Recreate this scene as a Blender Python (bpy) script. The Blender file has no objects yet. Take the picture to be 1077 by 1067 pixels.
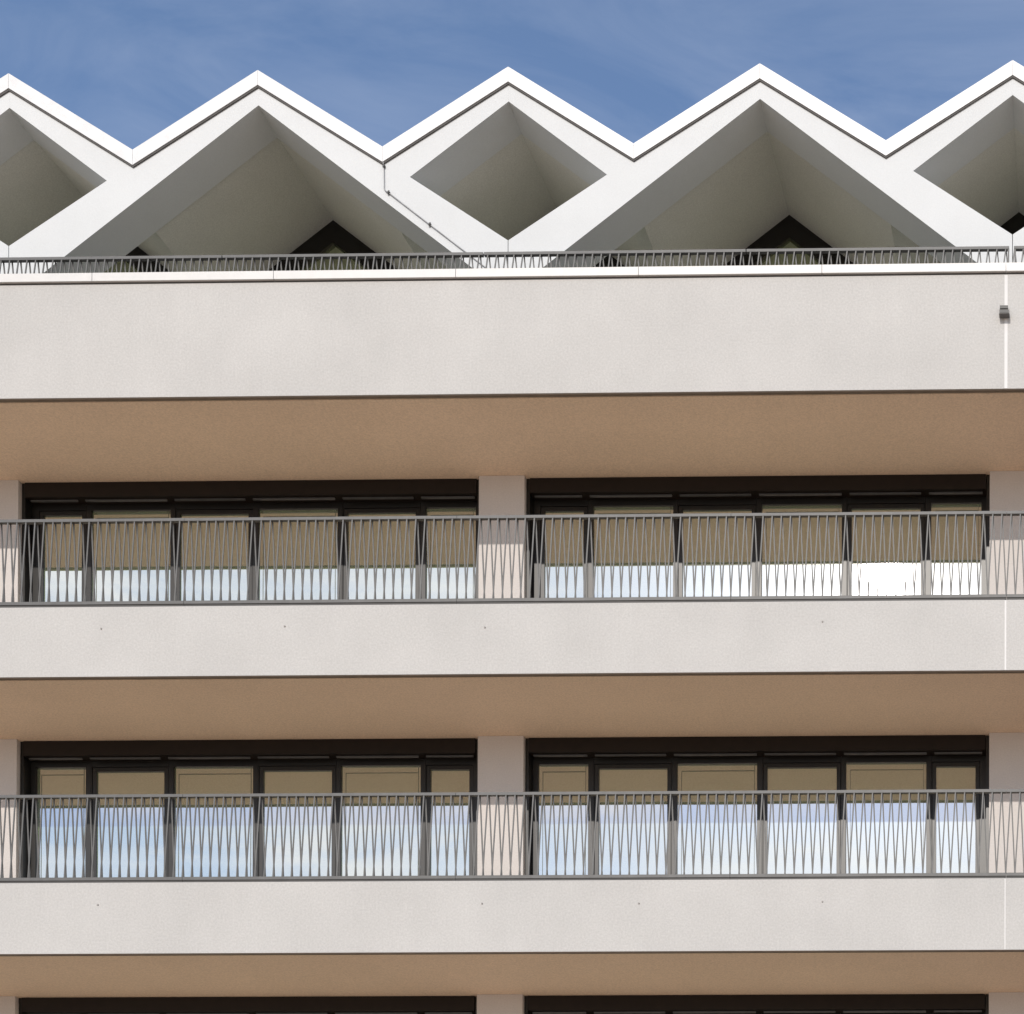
import bpy, bmesh, math, random
from mathutils import Vector, Matrix

random.seed(7)
scene = bpy.context.scene
col = scene.collection

# ------------------------------------------------------------------ camera
EYE = 1.6                                   # camera height above the ground
DIST = 20.8                                 # camera to facade plane (y = 0)
F_PX, W_PX, H_PX = 1900.0, 1077.0, 1067.0
YAW, ROLL, PITCH = 0.0179287, -0.0015367, 0.0083042
PX, PY = 1102.55, 1610.94                   # principal point of the shift lens

Rcam = (Matrix.Rotation(YAW, 3, 'Z') @ Matrix.Rotation(PITCH, 3, 'X') @ Matrix.Rotation(ROLL, 3, 'Y'))
right, fwd, up = Rcam.col[0], Rcam.col[1], Rcam.col[2]
cam_d = bpy.data.cameras.new("camera")
cam = bpy.data.objects.new("camera", cam_d)
col.objects.link(cam)
cam.matrix_world = Matrix((
    (right.x, up.x, -fwd.x, 0.0),
    (right.y, up.y, -fwd.y, -DIST),
    (right.z, up.z, -fwd.z, EYE),
    (0, 0, 0, 1)))
cam_d.sensor_fit = 'HORIZONTAL'
cam_d.sensor_width = 36.0
cam_d.lens = F_PX / W_PX * 36.0
cam_d.shift_x = (W_PX / 2 - PX) / W_PX
cam_d.shift_y = (PY - H_PX / 2) / W_PX
cam_d.clip_start = 0.1
cam_d.clip_end = 3000
scene.camera = cam

# ------------------------------------------------------------------ sun and sky
SUN = Vector((-0.110, -1.0, 0.541)).normalized()    # towards the sun, behind the camera
SUN_EL = math.asin(SUN.z)
SUN_AZ = math.atan2(SUN.x, SUN.y)
sd = bpy.data.lights.new("sun", 'SUN')
sd.energy = 2.75
sd.angle = math.radians(0.53)
sd.color = (1.0, 0.93, 0.85)
so = bpy.data.objects.new("sun", sd)
so.rotation_euler = SUN.to_track_quat('Z', 'Y').to_euler()
so.location = (0, -60, 60)
col.objects.link(so)

world = bpy.data.worlds.new("World")
scene.world = world
world.use_nodes = True
wn, wl = world.node_tree.nodes, world.node_tree.links
wn.clear()
w_out = wn.new('ShaderNodeOutputWorld')
w_bg = wn.new('ShaderNodeBackground')
w_bg.inputs['Strength'].default_value = 0.14
sky = wn.new('ShaderNodeTexSky')
sky.sky_type = 'NISHITA'
sky.sun_disc = False
sky.sun_elevation = SUN_EL
sky.sun_rotation = SUN_AZ
sky.altitude = 300
sky.air_density = 1.0
sky.dust_density = 0.25
sky.ozone_density = 4.0
tc = wn.new('ShaderNodeTexCoord')
mp = wn.new('ShaderNodeMapping')
mp.inputs['Rotation'].default_value = (0.3, 0.5, 0.6)
mp.inputs['Scale'].default_value = (2.6, 6.5, 9.0)
ns = wn.new('ShaderNodeTexNoise')
ns.inputs['Scale'].default_value = 2.3
ns.inputs['Detail'].default_value = 7
ns.inputs['Roughness'].default_value = 0.58
ns.inputs['Distortion'].default_value = 1.1
rmp = wn.new('ShaderNodeMapRange')
rmp.inputs['From Min'].default_value = 0.36
rmp.inputs['From Max'].default_value = 0.64
rmp.inputs['To Min'].default_value = 0.30
rmp.inputs['To Max'].default_value = 1.0
sep = wn.new('ShaderNodeSeparateXYZ')
dirm = wn.new('ShaderNodeMapRange')           # thin cirrus ahead, more cloud behind the camera
dirm.inputs['From Min'].default_value = 0.3
dirm.inputs['From Max'].default_value = -0.6
dirm.inputs['To Min'].default_value = 0.10
dirm.inputs['To Max'].default_value = 1.0
mul = wn.new('ShaderNodeMath'); mul.operation = 'MULTIPLY'
mixw = wn.new('ShaderNodeMix'); mixw.data_type = 'RGBA'
mixw.inputs['B'].default_value = (7.3, 7.5, 8.0, 1)
wl.new(tc.outputs['Generated'], mp.inputs['Vector'])
wl.new(mp.outputs['Vector'], ns.inputs['Vector'])
wl.new(ns.outputs['Fac'], rmp.inputs['Value'])
wl.new(tc.outputs['Generated'], sep.inputs['Vector'])
wl.new(sep.outputs['Y'], dirm.inputs['Value'])
wl.new(rmp.outputs['Result'], mul.inputs[0])
wl.new(dirm.outputs['Result'], mul.inputs[1])
wl.new(mul.outputs[0], mixw.inputs['Factor'])
wl.new(sky.outputs['Color'], mixw.inputs['A'])
wl.new(mixw.outputs['Result'], w_bg.inputs['Color'])
wl.new(w_bg.outputs['Background'], w_out.inputs['Surface'])

scene.view_settings.view_transform = 'Standard'
scene.view_settings.look = 'None'
scene.view_settings.exposure = 0.2
scene.view_settings.gamma = 1.0
scene.cycles.max_bounces = 10
scene.cycles.diffuse_bounces = 6
scene.cycles.glossy_bounces = 6

# ------------------------------------------------------------------ materials
def new_mat(name):
    m = bpy.data.materials.new(name)
    m.use_nodes = True
    nt = m.node_tree
    return m, nt.nodes, nt.links, nt.nodes['Principled BSDF']

def plaster(name, c, var=0.06, grain=55.0, bump=0.35, rough=0.9, stain=0.05):
    """rendered wall: fine grain, soft cloudy unevenness, faint vertical weathering"""
    m, n, l, b = new_mat(name)
    t = n.new('ShaderNodeTexCoord')
    g = n.new('ShaderNodeTexNoise'); g.inputs['Scale'].default_value = grain
    g.inputs['Detail'].default_value = 3; g.inputs['Roughness'].default_value = 0.7
    big = n.new('ShaderNodeTexNoise'); big.inputs['Scale'].default_value = 0.9
    big.inputs['Detail'].default_value = 5; big.inputs['Roughness'].default_value = 0.6
    mpn = n.new('ShaderNodeMapping'); mpn.inputs['Scale'].default_value = (2.6, 1.0, 0.22)
    st = n.new('ShaderNodeTexNoise'); st.inputs['Scale'].default_value = 1.7
    st.inputs['Detail'].default_value = 6; st.inputs['Roughness'].default_value = 0.65
    l.new(t.outputs['Object'], g.inputs['Vector']); l.new(t.outputs['Object'], big.inputs['Vector'])
    l.new(t.outputs['Object'], mpn.inputs['Vector']); l.new(mpn.outputs['Vector'], st.inputs['Vector'])
    def rng(src, lo, hi, a=0.3, z=0.7):
        r = n.new('ShaderNodeMapRange')
        r.inputs['From Min'].default_value = a; r.inputs['From Max'].default_value = z
        r.inputs['To Min'].default_value = lo; r.inputs['To Max'].default_value = hi
        l.new(src, r.inputs['Value']); return r.outputs['Result']
    v1 = rng(g.outputs['Fac'], 1 - var, 1 + var)
    v2 = rng(big.outputs['Fac'], 1 - stain, 1 + stain)
    v3 = rng(st.outputs['Fac'], 1 - stain * 0.35, 1 + stain * 0.2)
    m1 = n.new('ShaderNodeMath'); m1.operation = 'MULTIPLY'
    m2 = n.new('ShaderNodeMath'); m2.operation = 'MULTIPLY'
    l.new(v1, m1.inputs[0]); l.new(v2, m1.inputs[1]); l.new(m1.outputs[0], m2.inputs[0]); l.new(v3, m2.inputs[1])
    vm = n.new('ShaderNodeVectorMath'); vm.operation = 'SCALE'
    vm.inputs[0].default_value = c
    l.new(m2.outputs[0], vm.inputs['Scale'])
    l.new(vm.outputs['Vector'], b.inputs['Base Color'])
    bp = n.new('ShaderNodeBump'); bp.inputs['Strength'].default_value = bump; bp.inputs['Distance'].default_value = 0.004
    l.new(g.outputs['Fac'], bp.inputs['Height']); l.new(bp.outputs['Normal'], b.inputs['Normal'])
    b.inputs['Roughness'].default_value = rough
    b.inputs['Specular IOR Level'].default_value = 0.25
    return m

def metal_paint(name, c, rough=0.45, spec=0.5, metallic=0.0, var=0.12):
    m, n, l, b = new_mat(name)
    t = n.new('ShaderNodeTexCoord')
    g = n.new('ShaderNodeTexNoise'); g.inputs['Scale'].default_value = 9; g.inputs['Detail'].default_value = 5
    l.new(t.outputs['Object'], g.inputs['Vector'])
    r = n.new('ShaderNodeMapRange'); r.inputs['From Min'].default_value = .3; r.inputs['From Max'].default_value = .7
    r.inputs['To Min'].default_value = 1 - var; r.inputs['To Max'].default_value = 1 + var
    l.new(g.outputs['Fac'], r.inputs['Value'])
    vm = n.new('ShaderNodeVectorMath'); vm.operation = 'SCALE'; vm.inputs[0].default_value = c
    l.new(r.outputs['Result'], vm.inputs['Scale']); l.new(vm.outputs['Vector'], b.inputs['Base Color'])
    b.inputs['Roughness'].default_value = rough
    b.inputs['Specular IOR Level'].default_value = spec
    b.inputs['Metallic'].default_value = metallic
    return m

def glass_mat(name, tint=(0.77, 0.755, 0.81), body=(0.31, 0.40, 0.20), refl=0.70):
    """sun-control glazing: a strong mirror over a dim room, with a film of dust"""
    m = bpy.data.materials.new(name); m.use_nodes = True
    n, l = m.node_tree.nodes, m.node_tree.links
    n.clear()
    out = n.new('ShaderNodeOutputMaterial')
    t = n.new('ShaderNodeTexCoord')
    wv = n.new('ShaderNodeTexNoise'); wv.inputs['Scale'].default_value = 1.1; wv.inputs['Detail'].default_value = 1
    bp = n.new('ShaderNodeBump'); bp.inputs['Strength'].default_value = 0.02; bp.inputs['Distance'].default_value = 0.02
    l.new(t.outputs['Object'], wv.inputs['Vector']); l.new(wv.outputs['Fac'], bp.inputs['Height'])
    g1 = n.new('ShaderNodeBsdfGlossy'); g1.inputs['Roughness'].default_value = 0.013
    g1.inputs['Color'].default_value = (*tint, 1); l.new(bp.outputs['Normal'], g1.inputs['Normal'])
    g2 = n.new('ShaderNodeBsdfGlossy'); g2.inputs['Roughness'].default_value = 0.22
    g2.inputs['Color'].default_value = (0.8, 0.8, 0.78, 1)
    d = n.new('ShaderNodeBsdfDiffuse'); d.inputs['Color'].default_value = (*body, 1)
    mA = n.new('ShaderNodeMixShader'); mA.inputs[0].default_value = 0.02
    mB = n.new('ShaderNodeMixShader'); mB.inputs[0].default_value = refl
    l.new(g1.outputs[0], mA.inputs[1]); l.new(g2.outputs[0], mA.inputs[2])
    l.new(d.outputs[0], mB.inputs[1]); l.new(mA.outputs[0], mB.inputs[2])
    l.new(mB.outputs[0], out.inputs['Surface'])
    return m

M = {}
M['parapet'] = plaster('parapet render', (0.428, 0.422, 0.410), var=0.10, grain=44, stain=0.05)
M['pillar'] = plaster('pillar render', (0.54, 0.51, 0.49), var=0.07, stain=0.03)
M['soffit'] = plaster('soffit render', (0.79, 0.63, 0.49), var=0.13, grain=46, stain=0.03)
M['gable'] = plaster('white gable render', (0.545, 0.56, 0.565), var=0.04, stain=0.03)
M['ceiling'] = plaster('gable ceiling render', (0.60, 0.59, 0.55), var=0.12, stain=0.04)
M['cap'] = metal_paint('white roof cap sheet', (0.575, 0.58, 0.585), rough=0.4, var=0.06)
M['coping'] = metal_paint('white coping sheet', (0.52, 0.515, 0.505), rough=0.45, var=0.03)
M['sealant'] = metal_paint('pale joint sealant', (0.58, 0.575, 0.57), rough=0.7, var=0.03)
M['rail'] = metal_paint('grey railing paint', (0.095, 0.095, 0.094), rough=0.5, spec=0.35)
M['channel'] = metal_paint('dark base channel', (0.045, 0.043, 0.042), rough=0.6)
M['drip'] = metal_paint('brown drip edge', (0.16, 0.125, 0.095), rough=0.7)
M['frame'] = metal_paint('dark bronze window frame', (0.010, 0.009, 0.008), rough=0.38, spec=0.45)
M['header'] = metal_paint('dark blind cassette', (0.014, 0.010, 0.008), rough=0.5, spec=0.2)
M['glass'] = glass_mat('coated window glass')
M['gable_glass'] = glass_mat('gable window glass', tint=(0.62, 0.64, 0.50), refl=0.8)
M['shadow_gap'] = metal_paint('painted shadow line', (0.06, 0.056, 0.053), rough=0.7)  # shadow line under cap and coping, put into the colour
M['weep'] = metal_paint('weep hole sleeve', (0.26, 0.25, 0.235), rough=0.8)
M['pane_reflection'] = metal_paint('painted inner pane reflection', (0.13, 0.13, 0.10), rough=0.6)  # dull colour for the painted reflection lines on the fixed panes
M['device'] = metal_paint('grey device plastic', (0.10, 0.095, 0.095), rough=0.5)
M['device_dark'] = metal_paint('black bracket', (0.03, 0.03, 0.03), rough=0.5)
M['wire'] = metal_paint('grey conductor wire', (0.30, 0.30, 0.30), rough=0.4, metallic=0.6)
M['roofing'] = metal_paint('grey roof sheet', (0.30, 0.30, 0.31), rough=0.5)
M['terrace'] = plaster('dark terrace paving', (0.30, 0.295, 0.29), var=0.2, grain=20)
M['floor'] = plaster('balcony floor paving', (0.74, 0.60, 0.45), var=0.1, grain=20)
M['ground'] = plaster('sandy paving', (0.74, 0.56, 0.41), var=0.12, grain=6, stain=0.15)
M['bounce_cut'] = plaster('added dark ground strip', (0.08, 0.075, 0.07), var=0.2, grain=30)  # dark surface of the added strip below the facade
M['blind_rail'] = metal_paint('blind bottom rail', (0.12, 0.12, 0.12), rough=0.35, metallic=0.6)

# ------------------------------------------------------------------ mesh helpers
def link(name, me, mat, parent=None, loc=(0, 0, 0)):
    o = bpy.data.objects.new(name, me)
    if mat: me.materials.append(mat)
    col.objects.link(o)
    o.location = loc
    if parent: o.parent = parent
    return o

def bm_box(bm, x0, x1, y0, y1, z0, z1):
    v = [bm.verts.new(p) for p in ((x0, y0, z0), (x1, y0, z0), (x1, y1, z0), (x0, y1, z0),
                                   (x0, y0, z1), (x1, y0, z1), (x1, y1, z1), (x0, y1, z1))]
    for f in ((0, 3, 2, 1), (4, 5, 6, 7), (0, 1, 5, 4), (1, 2, 6, 5), (2, 3, 7, 6), (3, 0, 4, 7)):
        bm.faces.new([v[i] for i in f])

def bm_prism(bm, pts, y0, y1, rise=0.0):
    """outline in x, z extruded along y (rise lifts the far end)"""
    a = sum(pts[i][0] * pts[(i + 1) % len(pts)][1] - pts[(i + 1) % len(pts)][0] * pts[i][1] for i in range(len(pts)))
    if a < 0: pts = pts[::-1]
    f = [bm.verts.new((x, y0, z)) for x, z in pts]
    b = [bm.verts.new((x, y1, z + rise)) for x, z in pts]
    n = len(pts)
    bm.faces.new(f); bm.faces.new(b[::-1])
    for i in range(n):
        j = (i + 1) % n
        bm.faces.new([f[j], f[i], b[i], b[j]])

def mesh(name, bm, bevel=0.0, segs=2):
    if bevel:
        bmesh.ops.bevel(bm, geom=[e for e in bm.edges if len(e.link_faces) == 2 and e.calc_face_angle(0) > 0.5],
                        offset=bevel, segments=segs, affect='EDGES', clamp_overlap=True)
    bmesh.ops.recalc_face_normals(bm, faces=bm.faces[:])
    me = bpy.data.meshes.new(name)
    bm.to_mesh(me); bm.free()
    return me

def box(name, mat, parent, x0, x1, y0, y1, z0, z1, bevel=0.0):
    bm = bmesh.new(); bm_box(bm, x0, x1, y0, y1, z0, z1)
    return link(name, mesh(name, bm, bevel), mat, parent)

def prism(name, mat, parent, pts, y0, y1, bevel=0.0, rise=0.0):
    bm = bmesh.new(); bm_prism(bm, pts, y0, y1, rise)
    return link(name, mesh(name, bm, bevel), mat, parent)

def tag(o, label=None, cat=None, group=None, kind=None):
    if label: o['label'] = label
    if cat: o['category'] = cat
    if group: o['group'] = group
    if kind: o['kind'] = kind
    return o

def copy_tree(o, parent, dx=0.0, dz=0.0):
    c = o.copy(); col.objects.link(c); c.parent = parent
    c.location = (o.location.x + dx, o.location.y, o.location.z + dz)
    for ch in o.children:
        k = ch.copy(); col.objects.link(k); k.parent = c
    return c

# ------------------------------------------------------------------ the ground
bm = bmesh.new()
s = 600.0
bm.faces.new([bm.verts.new(p) for p in ((-s, -s, 0), (s, -s, 0), (s, s, 0), (-s, s, 0))])
tag(link('ground', mesh('ground', bm), M['ground']), kind='structure')

bm = bmesh.new()
bm.faces.new([bm.verts.new(p) for p in ((-120, -6.5, 0.004), (120, -6.5, 0.004), (120, 1.55, 0.004), (-120, 1.55, 0.004))])
tag(link('added_dark_strip', mesh('added_dark_strip', bm), M['bounce_cut']), kind='structure')  # unseen strip, added to cut ground bounce onto the soffit fronts

# ------------------------------------------------------------------ the building
HALF = 3.2035                       # one gable
BAY = 2 * HALF                      # one window bay
PEAK0 = -0.884                      # small gable above the right-hand pillar
X0, X1 = PEAK0 - 3 * BAY, PEAK0 + BAY   # ends of the building
JOINT = -0.884                      # movement joint with the pale strip
ZB = [13.409 + EYE, 10.135 + EYE, 6.893 + EYE, 3.65 + EYE]   # undersides of the balconies, top down
ZT = [14.74 + EYE, 10.952 + EYE, 7.722 + EYE, 4.48 + EYE]    # tops of the parapets
Y_PIL, Y_HEAD, Y_FRAME, Y_GLASS = 1.60, 1.655, 1.825, 1.858

bld = bpy.data.objects.new('apartment_building', None)
bld.empty_display_size = 2
bld.location = ((X0 + X1) / 2, 0.0, 0.0)
col.objects.link(bld)
tag(bld, 'white rendered apartment building with stacked balconies, window bands and a zigzag gabled roof', 'building')
bld.location = (0, 0, 0)

# parapets, soffits, floors
STRIP_W = [0.036, 0.020, 0.012, 0.012]
for k in range(4):
    zb, zt = ZB[k], ZT[k]
    w = STRIP_W[k] / 2
    for a, b in ((X0, JOINT - w), (JOINT + w, X1)):
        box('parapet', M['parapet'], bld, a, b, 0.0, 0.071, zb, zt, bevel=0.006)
    box('joint_strip', M['sealant'], bld, JOINT - w, JOINT + w, -0.002, 0.06, zb + 0.002, zt - 0.004)
    box('drip_edge', M['drip'], bld, X0, X1, 0.012, 0.058, zb - 0.008, zb)
    box('slab', M['parapet'], bld, X0, X1, 0.073, 2.6, zb + 0.022, zb + 0.24)
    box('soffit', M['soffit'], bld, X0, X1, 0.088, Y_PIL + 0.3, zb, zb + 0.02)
    if k:
        box('balcony_floor', M['floor'], bld, X0, X1, 0.073, Y_PIL + 0.3, zb + 0.242, zb + 0.262)
box('terrace_floor', M['terrace'], bld, X0, X1, 0.073, 4.6, ZB[0] + 0.95, ZB[0] + 1.27)
FLOOR_T = ZB[0] + 1.27
box('terrace_kerb', M['parapet'], bld, X0, X1, 0.86, 1.0, FLOOR_T + 0.002, 15.722 + EYE - 0.522)
# body of the building behind the window plane
box('inner_wall', M['header'], bld, X0, X1, 2.6, 12.0, 2.2, FLOOR_T - 0.3)
box('base_wall', M['parapet'], bld, X0, X1, 1.6, 12.0, -0.2, 2.2)
box('end_wall', M['parapet'], bld, X0 - 0.3, X0 - 0.002, 0.0, 12.0, 0.0, ZT[0])
box('end_wall', M['parapet'], bld, X1 + 0.002, X1 + 0.3, 0.0, 12.0, 0.0, ZT[0])

# weep marks on the balcony parapets
for x, z in ((-11.447, 10.697), (-9.288, 10.708), (-6.942, 10.676), (-3.007, 10.715),
             (-11.467, 7.463), (-6.962, 7.457), (-5.132, 7.449), (-2.999, 7.46)):
    bm = bmesh.new()
    bmesh.ops.create_cone(bm, cap_ends=True, segments=12, radius1=0.011, radius2=0.009, depth=0.012,
                          matrix=Matrix.Translation((x, -0.003, z + EYE)) @ Matrix.Rotation(math.pi / 2, 4, 'X'))
    link('weep_hole', mesh('weep_hole', bm), M['weep'], bld)

# coping of the roof parapet, three sheets to a bay
cx = JOINT
n_c = int(round((X1 - X0) / (BAY / 3)))
for i in range(n_c):
    a = X0 + i * BAY / 3
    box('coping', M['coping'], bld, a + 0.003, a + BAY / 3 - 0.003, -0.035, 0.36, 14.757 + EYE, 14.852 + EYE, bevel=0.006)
box('coping_shadow_strip', M['shadow_gap'], bld, X0, X1, -0.004, 0.30, 14.742 + EYE, 14.755 + EYE)  # dark sheet imitating the shade below the coping

# pillars
PW = 0.574
pil_x = [JOINT + 0.019 + i * BAY for i in (-3, -2, -1, 0, 1)]
for k in range(4):
    top = ZB[k] - 0.002
    bot = (ZB[k + 1] + 0.264) if k < 3 else 2.2
    for xc in pil_x:
        a, b = max(X0, xc - PW / 2), min(X1, xc + PW / 2)
        if b - a > 0.1:
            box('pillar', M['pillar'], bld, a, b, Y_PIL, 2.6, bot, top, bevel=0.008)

# windows: six leaves to a bay, fixed and opening by turns
LEAVES = [('fixed', -6.871, -6.231), ('sash', -6.101, -5.230), ('fixed', -5.109, -4.091),
          ('sash', -3.966, -3.088), ('fixed', -2.973, -1.954), ('sash', -1.833, -1.337)]
BAY_A, BAY_B = pil_x[2] + PW / 2, pil_x[3] - PW / 2         # clear opening of the right-hand bay
MID = (BAY_A + BAY_B) / 2

def make_window(kind, x0, x1, L, R, top, bot):
    """one leaf: its outer frame, for an opening one the inner sash too, and the pane"""
    bm = bmesh.new()
    ptop = top - (0.262 if kind == 'fixed' else 0.315)
    pbot = bot + (0.09 if kind == 'fixed' else 0.15)
    yf = Y_FRAME
    # outer frame members
    bm_box(bm, L, R, yf, 1.93, ptop + (0.002 if kind == 'fixed' else 0.055), top - 0.02)
    bm_box(bm, L, R, yf, 1.93, bot, pbot - (0.0 if kind == 'fixed' else 0.055))
    e = 0.0 if kind == 'fixed' else 0.052
    zt, zb_ = ptop + (0.002 if kind == 'fixed' else 0.055), pbot - (0.0 if kind == 'fixed' else 0.055)
    bm_box(bm, L, x0 - e, yf, 1.93, zb_, zt)
    bm_box(bm, x1 + e, R, yf, 1.93, zb_, zt)
    if kind == 'sash':       # the opening leaf sits proud of the frame
        ys = yf + 0.008
        g = 0.006
        a, b = x0 - e + g, x1 + e - g
        bm_box(bm, a, b, ys, 1.90, ptop, zt - g)
        bm_box(bm, a, b, ys, 1.90, zb_ + g, pbot)
        bm_box(bm, a, x0, ys, 1.90, pbot, ptop)
        bm_box(bm, x1, b, ys, 1.90, pbot, ptop)
    else:                    # glazing bead
        bm_box(bm, x0 - 0.004, x0 + 0.003, yf + 0.01, 1.90, pbot, ptop)
        bm_box(bm, x1 - 0.003, x1 + 0.004, yf + 0.01, 1.90, pbot, ptop)
    w = link('window', mesh('window', bm, 0.003, 1), M['frame'], None)
    # tiny lean of each pane so that reflections break from leaf to leaf
    bm = bmesh.new()
    bm_box(bm, x0 - 0.01, x1 + 0.01, Y_GLASS, Y_GLASS + 0.028, pbot - 0.01, ptop + 0.01)
    ta, tb = random.uniform(-1, 1) * 0.0006, random.uniform(-1, 1) * 0.0008
    for v in bm.verts:
        v.co.y += ta * (v.co.x - (x0 + x1) / 2) + tb * (v.co.z - (pbot + ptop) / 2)
    p = link('pane', mesh('pane', bm), M['glass'], w)
    if kind == 'fixed':  # inner-pane reflection drawn as thin dark strips before the glass
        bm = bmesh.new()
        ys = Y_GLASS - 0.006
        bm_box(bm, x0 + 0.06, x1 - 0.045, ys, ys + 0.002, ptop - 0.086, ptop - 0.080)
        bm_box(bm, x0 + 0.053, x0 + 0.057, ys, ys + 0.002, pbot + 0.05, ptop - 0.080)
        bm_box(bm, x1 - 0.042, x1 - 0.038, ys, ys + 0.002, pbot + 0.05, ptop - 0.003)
        link('reflection_lines', mesh('reflection_lines', bm), M['pane_reflection'], w)
    return w

def make_bay(k, mirrored):
    top = ZB[k] - 0.002
    bot = (ZB[k + 1] + 0.264) if k < 3 else 2.2
    out = []
    lv = LEAVES if not mirrored else [(t, 2 * MID - b, 2 * MID - a) for t, a, b in LEAVES[::-1]]
    edges = [BAY_A + 0.045] + [(lv[i][2] + lv[i + 1][1]) / 2 for i in range(5)] + [BAY_B - 0.045]
    for i, (t, a, b) in enumerate(lv):
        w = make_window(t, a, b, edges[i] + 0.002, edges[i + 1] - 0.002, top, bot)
        w.parent = bld
        out.append(w)
    # blind cassette across the head of the bay, and its bottom rails
    h = box('blind_cassette', M['header'], bld, BAY_A + 0.05, BAY_B - 0.05, Y_HEAD, Y_FRAME - 0.004, top - 0.185, top - 0.002, bevel=0.004)
    out.append(h)
    for i in range(6):
        a, b = edges[i] + 0.05, edges[i + 1] - 0.05
        out.append(box('blind_rail', M['blind_rail'], bld, a, b, Y_HEAD + 0.05, Y_HEAD + 0.075, top - 0.212, top - 0.192, bevel=0.003))
    for a, b in ((BAY_A + 0.003, BAY_A + 0.043), (BAY_B - 0.043, BAY_B - 0.003)):
        out.append(box('blind_guide', M['frame'], bld, a, b, Y_HEAD + 0.02, 1.93, bot, top, bevel=0.003))
    return out

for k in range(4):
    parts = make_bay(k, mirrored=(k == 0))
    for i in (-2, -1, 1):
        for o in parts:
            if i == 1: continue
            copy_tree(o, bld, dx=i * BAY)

# ------------------------------------------------------------------ the zigzag roof
GZ = EYE
CAP_T, CAP_B = 18.767 + GZ, 18.567 + GZ      # cap at the peaks
VAL_T, VAL_B = 17.768 + GZ, 17.562 + GZ      # cap in the valleys
OPEN_A, SLOPE = 18.337 + GZ, 0.768           # big opening, its apex and pitch
DIA_A = 18.345 + GZ
DIA_C = (1.258, 17.395 + GZ)
DIA_B = 16.572 + GZ
YG0, YG1 = 1.87, 2.40
q = HALF / 2
cap_top_sl = (CAP_T - VAL_T) / q

def gable_frame(xc):
    """white front frame of one wide gable: two bands meeting at the peak, two legs crossing under the small gables"""
    zi = OPEN_A - SLOPE * q                   # opening edge under the valley
    zs = OPEN_A - SLOPE * HALF                # opening edge at the seam
    g = 0.004
    bm = bmesh.new()
    for s in (-1, 1):
        def P(dx, z): return (xc + s * dx, z)
        bm_prism(bm, [P(0, CAP_B), P(q, VAL_B), P(q, zi), P(0, OPEN_A)], YG0, YG1)
        bm_prism(bm, [P(q, VAL_B), P(HALF, CAP_B), P(HALF, DIA_A), P(HALF - DIA_C[0], DIA_C[1])], YG0, YG1)
        bm_prism(bm, [P(q, VAL_B), P(HALF - DIA_C[0], DIA_C[1]), P(HALF - g, DIA_B), P(HALF - g, zs), P(q, zi)], YG0, YG1)
        bm_prism(bm, [P(HALF - 0.3, FLOOR_T), P(HALF - g, FLOOR_T), P(HALF - g, zs), P(HALF - 0.3, zs + SLOPE * 0.3)], YG0, YG1)
    bmesh.ops.remove_doubles(bm, verts=bm.verts[:], dist=0.0005)
    # drop the inner faces between the joined prisms
    seen = {}
    for f in bm.faces:
        seen.setdefault(tuple(sorted(v.index for v in f.verts)), []).append(f)
    bm.verts.index_update()
    seen = {}
    for f in bm.faces:
        seen.setdefault(frozenset(v.index for v in f.verts), []).append(f)
    bmesh.ops.delete(bm, geom=[f for fs in seen.values() if len(fs) > 1 for f in fs], context='FACES_ONLY')
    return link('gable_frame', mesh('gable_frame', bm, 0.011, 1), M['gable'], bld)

wide = [PEAK0 - HALF + i * BAY for i in (-2, -1, 0, 1)]     # wide gables, over the window bays
for xc in wide:
    gable_frame(xc)

# pale bead round the openings is a return of the render; the cap: one folded sheet to each slope
peaks = [PEAK0 + i * HALF for i in range(-6, 3)]
for xp in peaks:
    for s in (-1, 1):
        if not (X0 - 0.01 <= xp + s * q <= X1 + 0.01): continue
        g = 0.0015
        pts = [(xp + s * g, CAP_T), (xp + s * (q - g), VAL_T), (xp + s * (q - g), VAL_B + 0.012), (xp + s * g, CAP_B + 0.012)]
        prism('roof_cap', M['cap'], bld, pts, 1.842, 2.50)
        pts = [(xp, CAP_B + 0.010), (xp + s * q, VAL_B + 0.010), (xp + s * q, VAL_B - 0.012), (xp, CAP_B - 0.012)]
        prism('cap_shadow_strip', M['shadow_gap'], bld, pts, 1.852, 1.868)  # dark strip painted as the shadow beneath the cap

# roof sheets and ceilings running back from the frame
bm = bmesh.new()
for xp in peaks:
    for s in (-1, 1):
        if not (X0 - 0.01 <= xp + s * q <= X1 + 0.01): continue
        bm_prism(bm, [(xp, CAP_T - .03), (xp + s * q, VAL_T - .03), (xp + s * q, VAL_B), (xp, CAP_B)], 2.502, 9.0, 0.2)
link('roof', mesh('roof', bm), M['roofing'], bld)
CEIL_A = 18.362 + GZ
RISE = 0.20
bm = bmesh.new()
for xp in peaks:
    for s in (-1, 1):
        if not (X0 - 0.01 <= xp + s * q <= X1 + 0.01): continue
        za, zv = CEIL_A, CEIL_A - SLOPE * q
        bm_prism(bm, [(xp, za), (xp + s * q, zv), (xp + s * q, zv + 0.06), (xp, za + 0.06)], 2.402, 4.20, RISE)
bmesh.ops.remove_doubles(bm, verts=bm.verts[:], dist=0.0005)
link('ceiling', mesh('ceiling', bm), M['ceiling'], bld)

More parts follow.
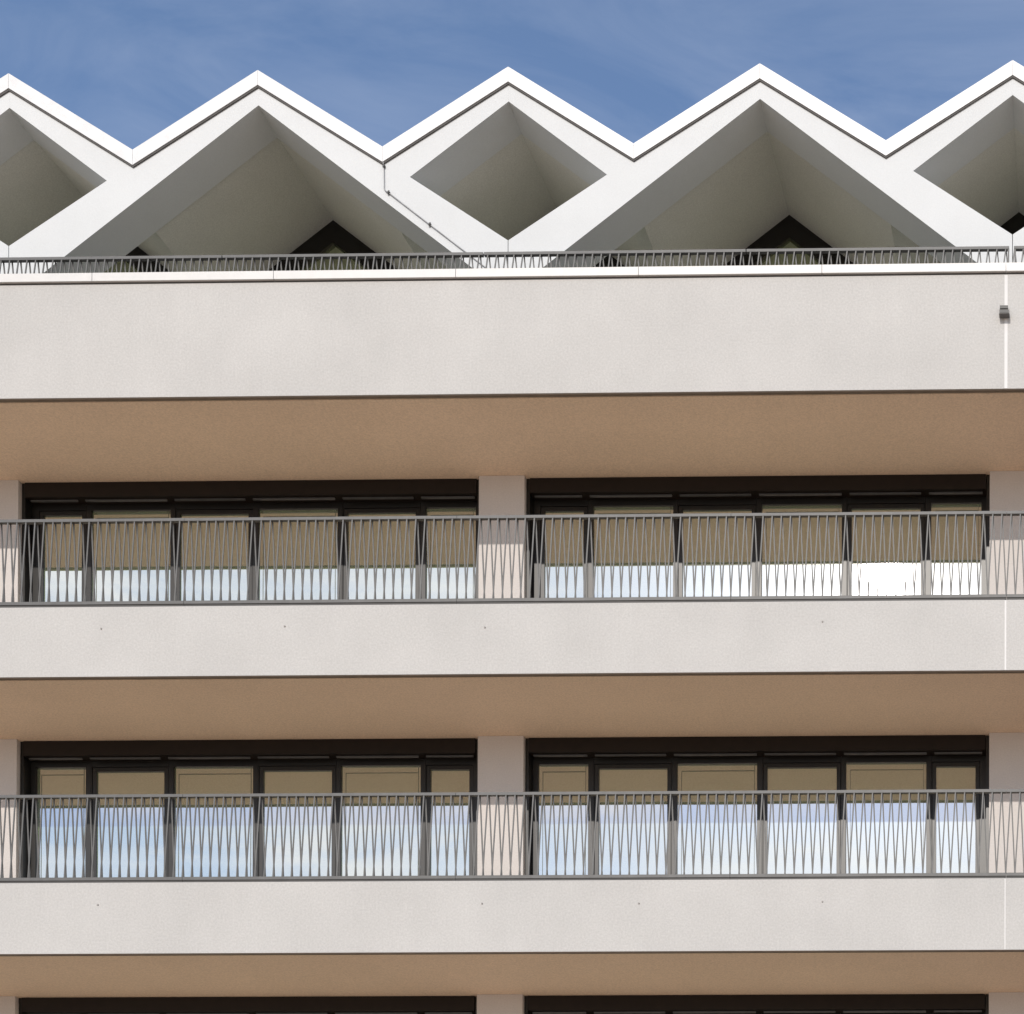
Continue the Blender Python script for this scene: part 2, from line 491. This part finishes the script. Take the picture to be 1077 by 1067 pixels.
# glazed rear wall under each fold
for xp in peaks:
    if not (X0 - 0.01 <= xp - q and xp + q <= X1 + 0.01): continue
    za, zv = CEIL_A + RISE, CEIL_A + RISE - SLOPE * q
    d = 0.315
    bm = bmesh.new()
    g = 0.003
    hb = FLOOR_T + 0.02
    w_in = q - 0.14
    for s in (-1, 1):
        def P(dx, z): return (xp + s * dx, z)
        bm_prism(bm, [P(0, za), P(q - g, zv), P(q - g, zv - d), P(0, za - d)], 4.16, 4.28)
        bm_prism(bm, [P(q - g, zv - d), P(q - g, hb), P(w_in, hb), P(w_in, za - d - SLOPE * w_in)], 4.16, 4.28)
    bm_box(bm, xp - w_in, xp + w_in, 4.17, 4.27, hb, hb + 0.12)
    fr = link('gable_window', mesh('gable_window', bm), M['frame'], bld)
    bm = bmesh.new()
    bm_prism(bm, [(xp, za - d + 0.01), (xp + w_in + .01, za - d - SLOPE * w_in), (xp + w_in + .01, hb + 0.1),
                  (xp - w_in - .01, hb + 0.1), (xp - w_in - .01, za - d - SLOPE * w_in)], 4.21, 4.24)
    link('pane', mesh('pane', bm), M['gable_glass'], fr)
box('attic_wall', M['header'], bld, X0, X1, 4.6, 9.0, FLOOR_T - 0.3, VAL_B - 0.45)

# ------------------------------------------------------------------ railings
PITCH_B = BAY / 60
RAIL_H = 1.028                       # underside of the base to the top of the handrail

bar_mesh = {}
def bar(name, x_top, x_bot, y, h):
    """one flat bar leaning sideways"""
    bm = bmesh.new()
    z1, z0 = h - 0.030, 0.060
    w, t = 0.0075, 0.005
    pts = []
    for x, z in ((x_bot, z0), (x_top, z1)):
        pts.append([bm.verts.new((x - w, y - t, z)), bm.verts.new((x + w, y - t, z)),
                    bm.verts.new((x + w, y + t, z)), bm.verts.new((x - w, y + t, z))])
    a, b = pts
    bm.faces.new(a[::-1]); bm.faces.new(b)
    for i in range(4):
        j = (i + 1) % 4
        bm.faces.new([a[i], a[j], b[j], b[i]])
    return mesh(name, bm)
LOW_H = 0.52                         # the lower rail on the terrace kerb
bars = {}
for h in (RAIL_H, LOW_H):
    bars[h] = (bar('baluster', 0.0, -0.056, 0.008, h), bar('baluster', 0.004, 0.047, 0.050, h))
    for m_ in bars[h]: m_.materials.append(M['rail'])

def railing(xa, xb, y, ztop, label, group, gap_l=0.002, gap_r=0.002, end_bars=(), h=RAIL_H):
    z0 = ztop - h
    r = bpy.data.objects.new('railing_panel', None)
    r.empty_display_size = 0.3
    r.location = (xa, y, z0)
    col.objects.link(r)
    tag(r, label, 'railing', group)
    L = xb - xa
    box('top_rail', M['rail'], r, gap_l, L - gap_r, 0.0, 0.048, h - 0.033, h, bevel=0.003)
    box('bottom_rail', M['rail'], r, gap_l, L - gap_r, 0.0, 0.055, 0.022, 0.058, bevel=0.003)
    box('base_channel', M['channel'], r, gap_l, L - gap_r, 0.010, 0.05, 0.0, 0.0215)
    n = int(round(L / PITCH_B))
    for i in range(n):
        x = (i + 0.5) * PITCH_B
        for me in bars[h]:
            o = bpy.data.objects.new('baluster', me)
            o.parent = r
            o.location = (x, 0, 0)
            col.objects.link(o)
    for x in end_bars:
        box('end_bar', M['rail'], r, x - 0.009, x + 0.009, 0.004, 0.044, 0.06, h - 0.035, bevel=0.002)
    return r

spans = [(JOINT + 0.01 - 4.5 * HALF, JOINT + 0.01 - 3 * HALF, 'left half of left window bay'),
         (JOINT + 0.01 - 3 * HALF, JOINT + 0.01 - 2 * HALF, 'right half of left window bay'),
         (JOINT + 0.01 - 2 * HALF, JOINT + 0.01 - HALF, 'left half of right window bay'),
         (JOINT + 0.01 - HALF, JOINT + 0.01, 'right half of right window bay'),
         (JOINT + 0.01, JOINT + 0.01 + 1.5 * HALF, 'right-hand edge pillar')]
rows = [('upper', 'on the upper balcony', 11.994 + EYE),
        ('lower', 'on the lower balcony', 8.760 + EYE)]
for nm, where, zt in rows:
    for a, b, what in spans:
        railing(a, b, 0.012, zt, 'grey bar railing %s before the %s' % (where, what),
                'railing panels along the balconies')
roof_lbl = ['below the small gable at the left edge', 'below the right slope of the left wide gable',
            'between the middle small gable and the right wide gable peak', 'below the right slope of the right wide gable',
            'at the far right, past the open joint']
for (a, b, what), t in zip(spans, roof_lbl):
    first = abs(b - (JOINT + 0.01)) < 0.01
    last = abs(a - (JOINT + 0.01)) < 0.01
    L = b - a
    railing(a, b, 0.90, 15.722 + EYE, 'grey roof terrace railing ' + t,
            'railing panels along the roof terrace',
            gap_l=0.045 if last else 0.006, gap_r=0.012 if first else 0.006,
            h=LOW_H, end_bars=([L - 0.022] if first else []) + ([0.06] if last else []))

# ------------------------------------------------------------------ small fittings
# device on the joint strip of the roof parapet
dv = bpy.data.objects.new('wall_light', None)
dv.empty_display_size = 0.1
dv.location = (-0.902, 0.0, 14.27 + EYE)
col.objects.link(dv)
tag(dv, 'small dark grey floodlight fixed over the pale joint of the roof parapet', 'wall light')
box('bracket', M['device_dark'], dv, -0.052, 0.042, -0.05, -0.003, 0.040, 0.075, bevel=0.006)
box('arm', M['device_dark'], dv, -0.012, 0.012, -0.035, -0.008, 0.0, 0.042)
bm = bmesh.new()
bm_prism(bm, [(-0.058, -0.052), (0.058, -0.052), (0.058, 0.022), (-0.058, 0.022)], -0.10, -0.02)
for v in bm.verts:
    if v.co.y < -0.05 and v.co.z > 0: v.co.z -= 0.03
link('housing', mesh('housing', bm, 0.008), M['device'], dv)
box('lens', M['device_dark'], dv, -0.050, 0.050, -0.103, -0.095, -0.046, -0.014, bevel=0.002)

# conductor wire down the frame of the left wide gable
pts = [(-8.888, 17.60), (-8.876, 17.46), (-8.872, 17.238), (-8.850, 17.205), (-8.822, 17.190), (-8.286, 16.772), (-7.60, 16.240), (-7.33, 16.02)]
cu = bpy.data.curves.new('wire', 'CURVE'); cu.dimensions = '3D'
sp = cu.splines.new('POLY'); sp.points.add(len(pts) - 1)
for p, (x, z) in zip(sp.points, pts): p.co = (x, YG0 - 0.016, z + EYE, 1)
cu.bevel_depth = 0.0065; cu.bevel_resolution = 2
tmp = bpy.data.objects.new('tmp', cu); col.objects.link(tmp)
dg = bpy.context.evaluated_depsgraph_get()
me = bpy.data.meshes.new_from_object(tmp.evaluated_get(dg))
bpy.data.objects.remove(tmp)
me.materials.clear()
wire = link('conductor_wire', me, M['wire'])
tag(wire, 'thin grey wire clipped to the left wide gable, from roof valley down its right leg', 'cable')
for x, z, ang in ((-8.876, 17.525, 0), (-8.815, 17.186, 0.66), (-8.286, 16.772, 0.66)):
    bm = bmesh.new()
    bm_box(bm, -0.016, 0.016, -0.026, 0.0, -0.015, 0.015)
    bm_box(bm, -0.009, 0.009, -0.032, -0.026, -0.022, 0.022)
    bmesh.ops.rotate(bm, verts=bm.verts[:], cent=(0, 0, 0), matrix=Matrix.Rotation(ang, 3, 'Y'))
    bmesh.ops.translate(bm, verts=bm.verts[:], vec=(x, YG0 - 0.002, z + EYE))
    link('clip', mesh('clip', bm, 0.003, 1), M['device_dark'], wire)
